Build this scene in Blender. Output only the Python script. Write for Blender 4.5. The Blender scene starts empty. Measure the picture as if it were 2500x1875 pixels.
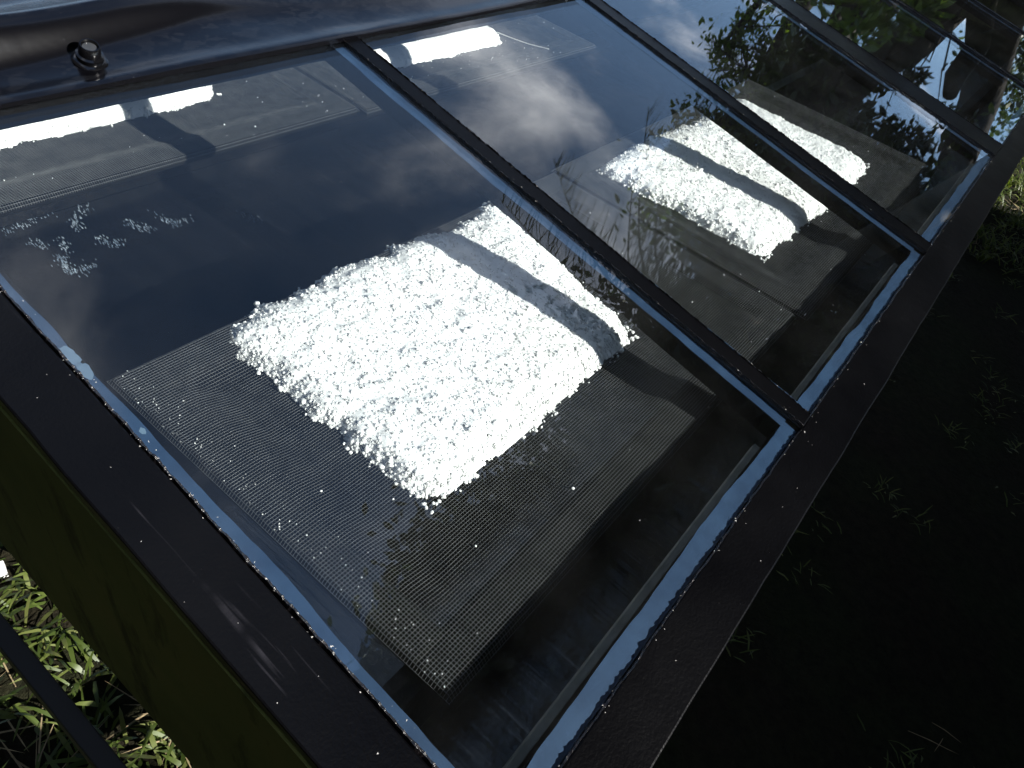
import bpy, math, random
import numpy as np
from mathutils import Vector, Matrix, noise

random.seed(7)
rng = np.random.default_rng(7)
sc = bpy.context.scene
COL = sc.collection
R = math.radians

# ---------------------------------------------------------------- camera, sky, sun, exposure
cam = bpy.data.cameras.new('camera')
cam.sensor_width = 36.0
cam.lens = 25.83
cam.clip_start = 0.02
cam.clip_end = 3000
camo = bpy.data.objects.new('camera', cam)
COL.objects.link(camo)
camo.matrix_world = Matrix(((0.606597, 0.453384, -0.653056, -0.142729),
                            (-0.765780, 0.553910, -0.326750, 0.004677),
                            (0.213591, 0.698303, 0.683193, 1.162168),
                            (0, 0, 0, 1)))
sc.camera = camo

SUN_DIR = Vector((0.175, -0.860, 0.480)).normalized()     # towards the sun
SUN_EL = math.asin(SUN_DIR.z)
SUN_ROT = math.atan2(SUN_DIR.x, SUN_DIR.y)

sun = bpy.data.lights.new('sun', 'SUN')
sun.energy = 5.0
sun.angle = R(0.53)
sun.color = (1.0, 0.965, 0.91)
suno = bpy.data.objects.new('sun', sun)
COL.objects.link(suno)
suno.rotation_euler = SUN_DIR.to_track_quat('Z', 'Y').to_euler()

sc.view_settings.view_transform = 'Standard'
sc.view_settings.look = 'None'
sc.view_settings.gamma = 1.0
sc.view_settings.exposure = 1.36
sc.view_settings.use_curve_mapping = False
sc.cycles.use_denoising = True
sc.cycles.max_bounces = 5
sc.cycles.diffuse_bounces = 2
sc.cycles.glossy_bounces = 4
sc.cycles.transparent_max_bounces = 16
sc.cycles.use_adaptive_sampling = True
sc.cycles.adaptive_threshold = 0.02
sc.cycles.caustics_reflective = False
sc.cycles.caustics_refractive = False
sc.cycles.sample_clamp_indirect = 6.0

world = bpy.data.worlds.new('World')
sc.world = world
world.use_nodes = True
nt = world.node_tree
nt.nodes.clear()


def N(nt, t, **kw):
    n = nt.nodes.new(t)
    for k, v in kw.items():
        if k.startswith('i_'):
            n.inputs[k[2:].replace('_', ' ')].default_value = v
        else:
            setattr(n, k, v)
    return n


def build_sky():
    out = N(nt, 'ShaderNodeOutputWorld')
    bg = N(nt, 'ShaderNodeBackground')
    bg.inputs['Strength'].default_value = 0.078
    sky = N(nt, 'ShaderNodeTexSky', sky_type='NISHITA', sun_disc=False)
    sky.sun_elevation = SUN_EL
    sky.sun_rotation = SUN_ROT
    sky.air_density = 1.0
    sky.dust_density = 0.3
    sky.ozone_density = 2.6
    tc = N(nt, 'ShaderNodeTexCoord')
    # clouds: project the view direction on a flat layer overhead, then fractal noise
    sep = N(nt, 'ShaderNodeSeparateXYZ')
    nt.links.new(tc.outputs['Generated'], sep.inputs[0])
    zz = N(nt, 'ShaderNodeMath', operation='MAXIMUM')
    zz.inputs[1].default_value = 0.05
    nt.links.new(sep.outputs['Z'], zz.inputs[0])
    inv = N(nt, 'ShaderNodeMath', operation='DIVIDE')
    inv.inputs[0].default_value = 1.0
    nt.links.new(zz.outputs[0], inv.inputs[1])
    scl = N(nt, 'ShaderNodeVectorMath', operation='SCALE')
    nt.links.new(tc.outputs['Generated'], scl.inputs[0])
    nt.links.new(inv.outputs[0], scl.inputs['Scale'])
    mp = N(nt, 'ShaderNodeMapping')
    mp.inputs['Location'].default_value = CLOUD_LOC
    nt.links.new(scl.outputs[0], mp.inputs[0])
    n1 = N(nt, 'ShaderNodeTexNoise', i_Scale=1.25, i_Detail=9.0, i_Roughness=0.56, i_Distortion=0.25)
    nt.links.new(mp.outputs[0], n1.inputs['Vector'])
    rmp = N(nt, 'ShaderNodeMapRange', interpolation_type='SMOOTHSTEP')
    rmp.inputs['From Min'].default_value = 0.485
    rmp.inputs['From Max'].default_value = 0.80
    nt.links.new(n1.outputs['Fac'], rmp.inputs['Value'])
    mix = N(nt, 'ShaderNodeMix', data_type='RGBA')
    mix.inputs['B'].default_value = (13.5, 13.6, 14.2, 1)
    nt.links.new(rmp.outputs[0], mix.inputs['Factor'])
    nt.links.new(sky.outputs[0], mix.inputs['A'])
    nt.links.new(mix.outputs['Result'], bg.inputs['Color'])
    nt.links.new(bg.outputs[0], out.inputs['Surface'])


CLOUD_LOC = (-4.2, 8.05, 0.0)
build_sky()

# ---------------------------------------------------------------- scale of the place
S = 0.46                      # metres per pane width
TH = R(9.5)                   # slope of the glazed top
CT, ST = math.cos(TH), math.sin(TH)
ZB = 0.72                     # height of the lower edge of the glass


def P(u, v, n=0.0):
    """point on the sloping top: along, up the slope, off the glass (pane widths) -> metres"""
    return (u * S, (v * CT - n * ST) * S, (v * ST + n * CT) * S + ZB)


# ---------------------------------------------------------------- materials
def mat(name):
    m = bpy.data.materials.new(name)
    m.use_nodes = True
    t = m.node_tree
    t.nodes.clear()
    o = N(t, 'ShaderNodeOutputMaterial')
    return m, t, o


def principled(t, base=(0.5, 0.5, 0.5), rough=0.5, metal=0.0, spec=0.5):
    b = N(t, 'ShaderNodeBsdfPrincipled')
    b.inputs['Base Color'].default_value = (*base, 1)
    b.inputs['Roughness'].default_value = rough
    b.inputs['Metallic'].default_value = metal
    b.inputs['Specular IOR Level'].default_value = spec
    return b


def noise_node(t, scale, detail=4, rough=0.55, coord='Object', stretch=None, dist=0.0):
    tc = N(t, 'ShaderNodeTexCoord')
    nz = N(t, 'ShaderNodeTexNoise', i_Scale=scale, i_Detail=detail, i_Roughness=rough, i_Distortion=dist)
    if stretch:
        mp = N(t, 'ShaderNodeMapping')
        mp.inputs['Scale'].default_value = stretch
        t.links.new(tc.outputs[coord], mp.inputs[0])
        t.links.new(mp.outputs[0], nz.inputs['Vector'])
    else:
        t.links.new(tc.outputs[coord], nz.inputs['Vector'])
    return nz


def ramp(t, src, stops):
    r = N(t, 'ShaderNodeValToRGB')
    el = r.color_ramp.elements
    while len(el) > 1:
        el.remove(el[-1])
    el[0].position, el[0].color = stops[0][0], (*stops[0][1], 1)
    for p, c in stops[1:]:
        e = el.new(p)
        e.color = (*c, 1)
    t.links.new(src, r.inputs[0])
    return r


def bump(t, src, bsdf, strength=0.3, dist=0.01, prev=None):
    b = N(t, 'ShaderNodeBump')
    b.inputs['Strength'].default_value = strength
    b.inputs['Distance'].default_value = dist
    t.links.new(src, b.inputs['Height'])
    if prev:
        t.links.new(prev.outputs[0], b.inputs['Normal'])
    if bsdf:
        t.links.new(b.outputs[0], bsdf.inputs['Normal'])
    return b


def g(v):
    return (v, v, v)


def m_simple(name, c1, c2, scale, rough=0.5, bump_s=0.2, bump_d=0.002, detail=6, stretch=None, spec=0.5, metal=0.0, lo=0.35, hi=0.65):
    m, t, o = mat(name)
    b = principled(t, c1, rough, metal, spec)
    nz = noise_node(t, scale, detail, stretch=stretch)
    r = ramp(t, nz.outputs['Fac'], [(lo, c1), (hi, c2)])
    t.links.new(r.outputs[0], b.inputs['Base Color'])
    if bump_s:
        bump(t, nz.outputs['Fac'], b, bump_s, bump_d)
    t.links.new(b.outputs[0], o.inputs[0])
    return m


def m_black_paint(name='black_painted_timber', scratched=False):
    m, t, o = mat(name)
    b = principled(t, (0.004, 0.003, 0.005), 0.36, spec=0.07)
    big = noise_node(t, 7, 6)
    grain = noise_node(t, 60, 5, stretch=(1.0, 1.0, 1.0))
    specks = noise_node(t, 420, 2, 0.6)
    base = ramp(t, big.outputs['Fac'], [(0.3, (0.0008, 0.0008, 0.0011)), (0.7, (0.0016, 0.0016, 0.0020))])
    sp = ramp(t, specks.outputs['Fac'], [(0.79, g(0)), (0.82, g(1))])
    mx = N(t, 'ShaderNodeMix', data_type='RGBA')
    t.links.new(sp.outputs[0], mx.inputs['Factor'])
    t.links.new(base.outputs[0], mx.inputs['A'])
    mx.inputs['B'].default_value = (0.16, 0.15, 0.15, 1)
    if scratched:
        sc1 = noise_node(t, 130, 3, 0.6, stretch=(1.0, 0.03, 0.2))
        sc2 = noise_node(t, 9, 4, 0.6)
        s1 = ramp(t, sc1.outputs['Fac'], [(0.66, g(0)), (0.74, g(1))])
        s2 = ramp(t, sc2.outputs['Fac'], [(0.42, g(0)), (0.62, g(1))])
        sm = N(t, 'ShaderNodeMath', operation='MULTIPLY')
        t.links.new(s1.outputs[0], sm.inputs[0])
        t.links.new(s2.outputs[0], sm.inputs[1])
        mz = N(t, 'ShaderNodeMix', data_type='RGBA')
        t.links.new(sm.outputs[0], mz.inputs['Factor'])
        t.links.new(mx.outputs['Result'], mz.inputs['A'])
        mz.inputs['B'].default_value = (0.026, 0.025, 0.03, 1)
        t.links.new(mz.outputs['Result'], b.inputs['Base Color'])
        b.inputs['Specular IOR Level'].default_value = 0.16
    else:
        t.links.new(mx.outputs['Result'], b.inputs['Base Color'])
    rr = ramp(t, big.outputs['Fac'], [(0.3, g(0.28)), (0.7, g(0.42))])
    t.links.new(rr.outputs[0], b.inputs['Roughness'])
    b1 = bump(t, grain.outputs['Fac'], None, 0.18, 0.002)
    bump(t, specks.outputs['Fac'], b, 0.25, 0.0012, b1)
    t.links.new(b.outputs[0], o.inputs[0])
    return m


def m_glass():
    """window glass as a thin clear sheet: Schlick reflection off each face, clear through, a trace of dust"""
    m, t, o = mat('window_glass')
    lw = N(t, 'ShaderNodeLayerWeight')
    lw.inputs['Blend'].default_value = 0.5
    pw = N(t, 'ShaderNodeMath', operation='POWER')
    pw.inputs[1].default_value = 4.4
    t.links.new(lw.outputs['Facing'], pw.inputs[0])
    ml = N(t, 'ShaderNodeMath', operation='MULTIPLY_ADD')
    ml.inputs[1].default_value = 0.955
    ml.inputs[2].default_value = 0.045
    t.links.new(pw.outputs[0], ml.inputs[0])
    tr = N(t, 'ShaderNodeBsdfTransparent')
    tr.inputs['Color'].default_value = (0.955, 0.975, 0.968, 1)
    gl = N(t, 'ShaderNodeBsdfGlossy')
    gl.inputs['Roughness'].default_value = 0.0
    gl.inputs['Color'].default_value = (1, 1, 1, 1)
    mx = N(t, 'ShaderNodeMixShader')
    t.links.new(ml.outputs[0], mx.inputs[0])
    t.links.new(tr.outputs[0], mx.inputs[1])
    t.links.new(gl.outputs[0], mx.inputs[2])
    # dust film and dried drops
    nz = noise_node(t, 9, 7, 0.62)
    sp = noise_node(t, 260, 2, 0.5)
    film = N(t, 'ShaderNodeMapRange')
    film.inputs['From Min'].default_value = 0.35
    film.inputs['From Max'].default_value = 0.75
    film.inputs['To Min'].default_value = 0.0003
    film.inputs['To Max'].default_value = 0.003
    t.links.new(nz.outputs['Fac'], film.inputs['Value'])
    drop = N(t, 'ShaderNodeMapRange')
    drop.inputs['From Min'].default_value = 0.80
    drop.inputs['From Max'].default_value = 0.84
    drop.inputs['To Max'].default_value = 0.25
    t.links.new(sp.outputs['Fac'], drop.inputs['Value'])
    ad = N(t, 'ShaderNodeMath', operation='ADD')
    t.links.new(film.outputs[0], ad.inputs[0])
    t.links.new(drop.outputs[0], ad.inputs[1])
    df = N(t, 'ShaderNodeBsdfDiffuse')
    df.inputs['Color'].default_value = (0.75, 0.77, 0.78, 1)
    m2 = N(t, 'ShaderNodeMixShader')
    t.links.new(ad.outputs[0], m2.inputs[0])
    t.links.new(mx.outputs[0], m2.inputs[1])
    t.links.new(df.outputs[0], m2.inputs[2])
    t.links.new(m2.outputs[0], o.inputs[0])
    return m


def m_sheet():
    """black plastic sheeting with dried-rain dust blotches"""
    m, t, o = mat('black_plastic_sheet')
    b = principled(t, (0.012, 0.011, 0.014), 0.3, spec=0.5)
    big = noise_node(t, 5.0, 5, 0.6)
    blot = noise_node(t, 85, 3, 0.5, stretch=(0.6, 1.0, 1.0), dist=0.4)
    fine = noise_node(t, 330, 2, 0.5)
    bl = ramp(t, blot.outputs['Fac'], [(0.50, g(0)), (0.56, g(1)), (0.62, g(0.75))])
    geo = N(t, 'ShaderNodeNewGeometry')
    sx = N(t, 'ShaderNodeSeparateXYZ')
    t.links.new(geo.outputs['Position'], sx.inputs[0])
    back = N(t, 'ShaderNodeMapRange')
    back.inputs['From Min'].default_value = 0.715
    back.inputs['From Max'].default_value = 0.75
    back.inputs['To Min'].default_value = 0.16
    back.inputs['To Max'].default_value = 1.0
    t.links.new(sx.outputs['Y'], back.inputs['Value'])
    bg_ = ramp(t, big.outputs['Fac'], [(0.35, g(0.25)), (0.65, g(1))])
    m1 = N(t, 'ShaderNodeMath', operation='MULTIPLY')
    t.links.new(bl.outputs[0], m1.inputs[0])
    t.links.new(back.outputs[0], m1.inputs[1])
    sn = N(t, 'ShaderNodeSeparateXYZ')
    t.links.new(geo.outputs['Normal'], sn.inputs[0])
    flat = N(t, 'ShaderNodeMapRange', interpolation_type='SMOOTHSTEP')
    flat.inputs['From Min'].default_value = 0.86
    flat.inputs['From Max'].default_value = 0.975
    t.links.new(sn.outputs['Z'], flat.inputs['Value'])
    m1b = N(t, 'ShaderNodeMath', operation='MULTIPLY')
    t.links.new(m1.outputs[0], m1b.inputs[0])
    t.links.new(flat.outputs[0], m1b.inputs[1])
    m2 = N(t, 'ShaderNodeMath', operation='MULTIPLY')
    t.links.new(m1b.outputs[0], m2.inputs[0])
    t.links.new(bg_.outputs[0], m2.inputs[1])
    fs = ramp(t, fine.outputs['Fac'], [(0.74, g(0)), (0.79, g(1))])
    mx_ = N(t, 'ShaderNodeMath', operation='MAXIMUM')
    t.links.new(m2.outputs[0], mx_.inputs[0])
    t.links.new(fs.outputs[0], mx_.inputs[1])
    mc = N(t, 'ShaderNodeMix', data_type='RGBA')
    mc.inputs['A'].default_value = (0.0016, 0.0016, 0.0024, 1)
    mc.inputs['B'].default_value = (0.030, 0.031, 0.035, 1)
    t.links.new(mx_.outputs[0], mc.inputs['Factor'])
    t.links.new(mc.outputs['Result'], b.inputs['Base Color'])
    rr = N(t, 'ShaderNodeMapRange')
    rr.inputs['To Min'].default_value = 0.2
    rr.inputs['To Max'].default_value = 0.5
    t.links.new(m2.outputs[0], rr.inputs['Value'])
    t.links.new(rr.outputs[0], b.inputs['Roughness'])
    bump(t, big.outputs['Fac'], b, 0.08, 0.02)
    t.links.new(b.outputs[0], o.inputs[0])
    return m


def m_floor():
    """black brushed-on paint inside the box"""
    m, t, o = mat('black_brushed_floor')
    b = principled(t, (0.003, 0.003, 0.004), 0.25, spec=0.8)
    br = noise_node(t, 40, 4, 0.6, stretch=(1.0, 0.07, 1.0))
    big = noise_node(t, 6, 5, 0.6)
    col = ramp(t, br.outputs['Fac'], [(0.35, (0.0012, 0.0013, 0.0018)), (0.7, (0.004, 0.0043, 0.0055))])
    t.links.new(col.outputs[0], b.inputs['Base Color'])
    b1 = bump(t, br.outputs['Fac'], None, 0.55, 0.005)
    bump(t, big.outputs['Fac'], b, 0.25, 0.02, b1)
    t.links.new(b.outputs[0], o.inputs[0])
    return m


def m_salt():
    """damp sea salt: light wanders a few millimetres between the crystals"""
    m, t, o = mat('sea_salt')
    b = principled(t, (0.955, 0.965, 0.97), 0.5, spec=0.3)
    b.inputs['Subsurface Weight'].default_value = 1.0
    b.inputs['Subsurface Radius'].default_value = (1.0, 1.0, 1.0)
    b.inputs['Subsurface Scale'].default_value = 0.0036
    nz = noise_node(t, 300, 3, 0.6)
    bump(t, nz.outputs['Fac'], b, 0.2, 0.001)
    t.links.new(b.outputs[0], o.inputs[0])
    return m


def m_panel():
    """weathered pale-painted plywood gone green with algae"""
    m, t, o = mat('algae_stained_panel')
    b = principled(t, (0.2, 0.22, 0.1), 0.75, spec=0.25)
    big = noise_node(t, 5, 6, 0.6)
    st = noise_node(t, 22, 6, 0.65, stretch=(1, 1, 0.25))
    c = ramp(t, big.outputs['Fac'], [(0.3, (0.10, 0.115, 0.026)), (0.55, (0.17, 0.18, 0.042)), (0.75, (0.22, 0.20, 0.05))])
    d = ramp(t, st.outputs['Fac'], [(0.34, g(0.15)), (0.46, g(1))])
    mx = N(t, 'ShaderNodeMix', data_type='RGBA', blend_type='MULTIPLY')
    mx.inputs['Factor'].default_value = 0.8
    t.links.new(c.outputs[0], mx.inputs['A'])
    t.links.new(d.outputs[0], mx.inputs['B'])
    t.links.new(mx.outputs['Result'], b.inputs['Base Color'])
    bump(t, st.outputs['Fac'], b, 0.2, 0.003)
    t.links.new(b.outputs[0], o.inputs[0])
    return m


def m_leaf(name, c1, c2, c3, trans=0.35, scale=3.0, rough=0.45):
    m, t, o = mat(name)
    oi = N(t, 'ShaderNodeNewGeometry')
    r = ramp(t, oi.outputs['Random Per Island'], [(0.0, c1), (0.55, c2), (1.0, c3)])
    b = principled(t, c2, rough, spec=0.4)
    t.links.new(r.outputs[0], b.inputs['Base Color'])
    tl = N(t, 'ShaderNodeBsdfTranslucent')
    mx_ = N(t, 'ShaderNodeMix', data_type='RGBA', blend_type='MULTIPLY')
    mx_.inputs['Factor'].default_value = 1.0
    t.links.new(r.outputs[0], mx_.inputs['A'])
    mx_.inputs['B'].default_value = (1.5, 1.6, 0.5, 1)
    t.links.new(mx_.outputs['Result'], tl.inputs['Color'])
    ms = N(t, 'ShaderNodeMixShader')
    ms.inputs[0].default_value = trans
    t.links.new(b.outputs[0], ms.inputs[1])
    t.links.new(tl.outputs[0], ms.inputs[2])
    t.links.new(ms.outputs[0], o.inputs[0])
    return m


def m_ground():
    m, t, o = mat('turf_ground')
    b = principled(t, (0.06, 0.06, 0.03), 0.9, spec=0.15)
    n1 = noise_node(t, 3.0, 8, 0.65)
    n2 = noise_node(t, 45, 6, 0.7)
    c = ramp(t, n1.outputs['Fac'], [(0.35, (0.016, 0.011, 0.007)), (0.5, (0.014, 0.013, 0.006)), (0.65, (0.014, 0.018, 0.006))])  # soil colour kept dark to stand in for shade on the lower side
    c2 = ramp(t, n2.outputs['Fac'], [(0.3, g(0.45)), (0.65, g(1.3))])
    mx = N(t, 'ShaderNodeMix', data_type='RGBA', blend_type='MULTIPLY')
    mx.inputs['Factor'].default_value = 1
    t.links.new(c.outputs[0], mx.inputs['A'])
    t.links.new(c2.outputs[0], mx.inputs['B'])
    t.links.new(mx.outputs['Result'], b.inputs['Base Color'])
    bump(t, n2.outputs['Fac'], b, 0.8, 0.02)
    t.links.new(b.outputs[0], o.inputs[0])
    return m


M_PAINT = m_black_paint()
M_PAINTS = m_black_paint('scratched_black_paint', True)
M_GLASS = m_glass()
M_SHEET = m_sheet()
M_FLOOR = m_floor()
M_SALT = m_salt()
M_PANEL = m_panel()
M_GROUND = m_ground()
M_SEAL = m_simple('grey_blue_sealant', (0.010, 0.026, 0.060), (0.018, 0.041, 0.086), 30, 0.5, 0.1, 0.001, spec=0.3)
M_SEALP = m_simple('pale_sealant_patch', (0.07, 0.11, 0.17), (0.09, 0.14, 0.2), 30, 0.5, 0.1, 0.001, spec=0.3)
M_CAULK = m_simple('flaking_black_caulk', (0.003, 0.0026, 0.003), (0.012, 0.010, 0.011), 160, 0.22, 0.9, 0.004, spec=0.6)
M_FLECK = m_simple('pale_fleck', (0.35, 0.33, 0.3), (0.6, 0.58, 0.55), 200, 0.4, 0.3, 0.001)
M_WIRE = m_simple('grey_screen_wire', (0.10, 0.104, 0.11), (0.17, 0.174, 0.18), 60, 0.35, 0, metal=0.3, spec=0.5)
M_TRAY = m_simple('dark_tray_timber', (0.0015, 0.0015, 0.0015), (0.003, 0.003, 0.003), 30, 0.7, 0.2, 0.001, spec=0.1)
M_STRIP = m_simple('pale_weathered_strip', (0.13, 0.13, 0.11), (0.2, 0.195, 0.17), 50, 0.7, 0.2, 0.001)
M_RAILD = m_simple('dark_stained_rail', (0.004, 0.004, 0.006), (0.012, 0.012, 0.013), 30, 0.55, 0.3, 0.002, stretch=(1, 0.15, 1))
M_BUNG = m_simple('black_moulded_plastic', (0.0015, 0.0015, 0.002), (0.003, 0.003, 0.0035), 50, 0.14, 0.05, 0.0005, spec=0.6)
M_WHITE = m_simple('white_offcut_paint', (0.75, 0.75, 0.73), (0.85, 0.85, 0.84), 40, 0.6, 0.1, 0.001)
M_BARK = m_simple('dark_bark', (0.007, 0.006, 0.005), (0.022, 0.018, 0.014), 14, 0.9, 0.9, 0.03, stretch=(1, 1, 0.3))
M_PALMT = m_simple('ringed_palm_bark', (0.05, 0.045, 0.035), (0.1, 0.09, 0.07), 14, 0.9, 0.8, 0.02, stretch=(0.3, 0.3, 2.0))
M_GRASS = m_leaf('grass_blade', (0.034, 0.055, 0.010), (0.075, 0.108, 0.02), (0.135, 0.15, 0.045), 0.3)
M_STRAW = m_simple('dry_straw', (0.20, 0.15, 0.08), (0.32, 0.25, 0.14), 80, 0.8, 0.1, 0.001)
M_LEAF1 = m_leaf('dark_evergreen_leaf', (0.018, 0.035, 0.008), (0.035, 0.06, 0.012), (0.06, 0.085, 0.02), 0.25)
M_LEAF2 = m_leaf('mid_green_leaf', (0.04, 0.075, 0.016), (0.065, 0.11, 0.02), (0.10, 0.145, 0.03), 0.5)
M_LEAF3 = m_leaf('broad_bright_leaf', (0.06, 0.11, 0.016), (0.09, 0.15, 0.022), (0.12, 0.18, 0.03), 0.4)
M_PALM = m_leaf('palm_leaflet', (0.04, 0.05, 0.012), (0.075, 0.08, 0.018), (0.14, 0.10, 0.03), 0.3)


# ---------------------------------------------------------------- mesh helpers
class MB:
    def __init__(self):
        self.v, self.f = [], []

    def add(self, vs, fs):
        o = len(self.v)
        self.v += [tuple(x) for x in vs]
        self.f += [tuple(i + o for i in f) for f in fs]

    def hexa(self, c):
        """8 corners: bottom 4 (ccw from above), top 4"""
        self.add(c, [(0, 3, 2, 1), (4, 5, 6, 7), (0, 1, 5, 4), (1, 2, 6, 5), (2, 3, 7, 6), (3, 0, 4, 7)])

    def box(self, a, b):
        x0, y0, z0 = a
        x1, y1, z1 = b
        self.hexa([(x0, y0, z0), (x1, y0, z0), (x1, y1, z0), (x0, y1, z0), (x0, y0, z1), (x1, y0, z1), (x1, y1, z1), (x0, y1, z1)])

    def slab(self, u0, u1, v0, v1, n0, n1):
        self.hexa([P(u0, v0, n0), P(u1, v0, n0), P(u1, v1, n0), P(u0, v1, n0), P(u0, v0, n1), P(u1, v0, n1), P(u1, v1, n1), P(u0, v1, n1)])

    def tube(self, pts, rad, k=6, cap=True):
        pts = [Vector(p) for p in pts]
        if not hasattr(rad, '__len__'):
            rad = [rad] * len(pts)
        o = len(self.v)
        ref = Vector((0.13, 0.21, 0.97))
        for i, p in enumerate(pts):
            d = (pts[min(i + 1, len(pts) - 1)] - pts[max(i - 1, 0)]).normalized()
            a = d.cross(ref)
            if a.length < 1e-3:
                a = d.cross(Vector((1, 0, 0)))
            a.normalize()
            b = d.cross(a)
            for j in range(k):
                an = 2 * math.pi * j / k
                self.v.append(tuple(p + (a * math.cos(an) + b * math.sin(an)) * rad[i]))
        for i in range(len(pts) - 1):
            for j in range(k):
                j2 = (j + 1) % k
                self.f.append((o + i * k + j, o + i * k + j2, o + (i + 1) * k + j2, o + (i + 1) * k + j))
        if cap:
            self.f.append(tuple(o + j for j in reversed(range(k))))
            self.f.append(tuple(o + (len(pts) - 1) * k + j for j in range(k)))

    def build(self, name, m, parent=None, smooth=False, bevel=0.0):
        me = bpy.data.meshes.new(name)
        me.from_pydata(self.v, [], self.f)
        me.update()
        return link(name, me, m, parent, smooth, bevel)


def link(name, me, m, parent=None, smooth=False, bevel=0.0):
    o = bpy.data.objects.new(name, me)
    COL.objects.link(o)
    if m and not me.materials:
        me.materials.append(m)
    if parent:
        o.parent = parent
    if smooth:
        me.shade_smooth()
    if bevel:
        b = o.modifiers.new('bevel', 'BEVEL')
        b.width = bevel
        b.segments = 2
        b.limit_method = 'ANGLE'
    return o


def np_mesh(name, verts, tris):
    me = bpy.data.meshes.new(name)
    nv, nf = len(verts), len(tris)
    k = tris.shape[1]
    me.vertices.add(nv)
    me.vertices.foreach_set('co', np.asarray(verts, np.float32).ravel())
    me.loops.add(nf * k)
    me.loops.foreach_set('vertex_index', np.asarray(tris, np.int32).ravel())
    me.polygons.add(nf)
    me.polygons.foreach_set('loop_start', np.arange(0, nf * k, k, dtype=np.int32))
    me.update(calc_edges=True)
    me.validate()
    return me


def tag(o, label, cat=None, group=None, kind=None):
    o['label'] = label
    if cat:
        o['category'] = cat
    if group:
        o['group'] = group
    if kind:
        o['kind'] = kind
    return o


def empty(name, loc=(0, 0, 0)):
    o = bpy.data.objects.new(name, None)
    COL.objects.link(o)
    o.location = loc
    o.empty_display_size = 0.1
    return o


def fbm(x, y, z=0.0, f=1.0):
    return noise.fractal(Vector((x * f, y * f, z * f)), 0.7, 2.0, 4)


# ---------------------------------------------------------------- ground
gm = MB()
GN = 60
xs = np.linspace(-1, 1, GN)
gx = np.sign(xs) * np.abs(xs) ** 3 * 400 + 1.2
vv = []
for y in gx:
    for x in gx:
        d = math.hypot(x - 1.2, y - 1.2)
        z = 0.012 * fbm(x, y, 0, 1.7) if d < 30 else 0.0
        vv.append((x, y, z - 0.005))
ff = [(i * GN + j, i * GN + j + 1, (i + 1) * GN + j + 1, (i + 1) * GN + j) for i in range(GN - 1) for j in range(GN - 1)]
gm.add(vv, ff)
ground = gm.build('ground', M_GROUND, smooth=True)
tag(ground, 'bare earth and turf under and around the dryer, soil tinted dark for shade', kind='structure')


def blades(n, x0, x1, y0, y1, lmin, lmax, wmin, wmax, flat, seed):
    r = np.random.default_rng(seed)
    # clumped positions
    nc = max(8, n // 14)
    cx = r.uniform(x0, x1, nc)
    cy = r.uniform(y0, y1, nc)
    k = r.integers(0, nc, n)
    px = cx[k] + r.normal(0, 0.022, n)
    py = cy[k] + r.normal(0, 0.022, n)
    a = r.uniform(0, 2 * np.pi, n)
    L = r.uniform(lmin, lmax, n)
    W = r.uniform(wmin, wmax, n)
    lift = r.uniform(0.25, 1.0, n) * flat
    dx, dy = np.cos(a), np.sin(a)
    sx, sy = -dy, dx
    V = np.zeros((n, 7, 3))
    for j, (s, h, w) in enumerate(((0, 0, 0.55), (0.4, 0.72, 1.0), (0.78, 0.95, 0.7))):
        cxx = px + dx * L * s * (1 - 0.4 * lift)
        cyy = py + dy * L * s * (1 - 0.4 * lift)
        zz = L * h * lift - 0.004
        V[:, j * 2, 0] = cxx - sx * W * w / 2
        V[:, j * 2, 1] = cyy - sy * W * w / 2
        V[:, j * 2, 2] = zz + W * 0.18
        V[:, j * 2 + 1, 0] = cxx + sx * W * w / 2
        V[:, j * 2 + 1, 1] = cyy + sy * W * w / 2
        V[:, j * 2 + 1, 2] = zz + W * 0.18 * r.uniform(-1, 1, n)
    V[:, 6, 0] = px + dx * L * (1 - 0.35 * lift)
    V[:, 6, 1] = py + dy * L * (1 - 0.35 * lift)
    V[:, 6, 2] = L * lift * 0.82
    T = np.array([(0, 1, 3), (0, 3, 2), (2, 3, 5), (2, 5, 4), (4, 5, 6)])
    F = (T[None] + 7 * np.arange(n)[:, None, None]).reshape(-1, 3)
    return V.reshape(-1, 3), F


def join(parts):
    vs, fs, o = [], [], 0
    for v, f in parts:
        vs.append(v)
        fs.append(f + o)
        o += len(v)
    return np.concatenate(vs), np.concatenate(fs)


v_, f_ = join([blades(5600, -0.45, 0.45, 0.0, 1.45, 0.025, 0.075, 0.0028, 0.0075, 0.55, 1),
               blades(900, 0.3, 2.9, -1.0, 0.1, 0.02, 0.045, 0.002, 0.004, 0.5, 2),  # thinned on the lower side so the dark soil reads as shade
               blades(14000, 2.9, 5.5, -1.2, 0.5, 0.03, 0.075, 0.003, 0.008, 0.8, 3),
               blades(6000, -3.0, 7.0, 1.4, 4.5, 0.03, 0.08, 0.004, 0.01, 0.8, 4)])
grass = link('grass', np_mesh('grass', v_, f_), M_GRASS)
tag(grass, 'broad-bladed green lawn grass growing round the dryer', kind='stuff')
v_, f_ = join([blades(420, -0.3, 0.4, 0.2, 1.2, 0.04, 0.16, 0.0012, 0.003, 0.2, 11),
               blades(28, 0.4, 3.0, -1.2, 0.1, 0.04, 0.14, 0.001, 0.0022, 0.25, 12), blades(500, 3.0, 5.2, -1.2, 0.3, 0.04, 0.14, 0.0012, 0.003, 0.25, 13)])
straw = link('straw', np_mesh('straw', v_, f_), M_STRAW)
tag(straw, 'dry straw and dead grass stems lying among the blades', kind='stuff')

# ---------------------------------------------------------------- the dryer
dryer = empty('solar_dryer', (0, 0, 0))
tag(dryer, 'long black timber solar dryer with sloping glass panes over white salt', 'solar dryer')

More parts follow.
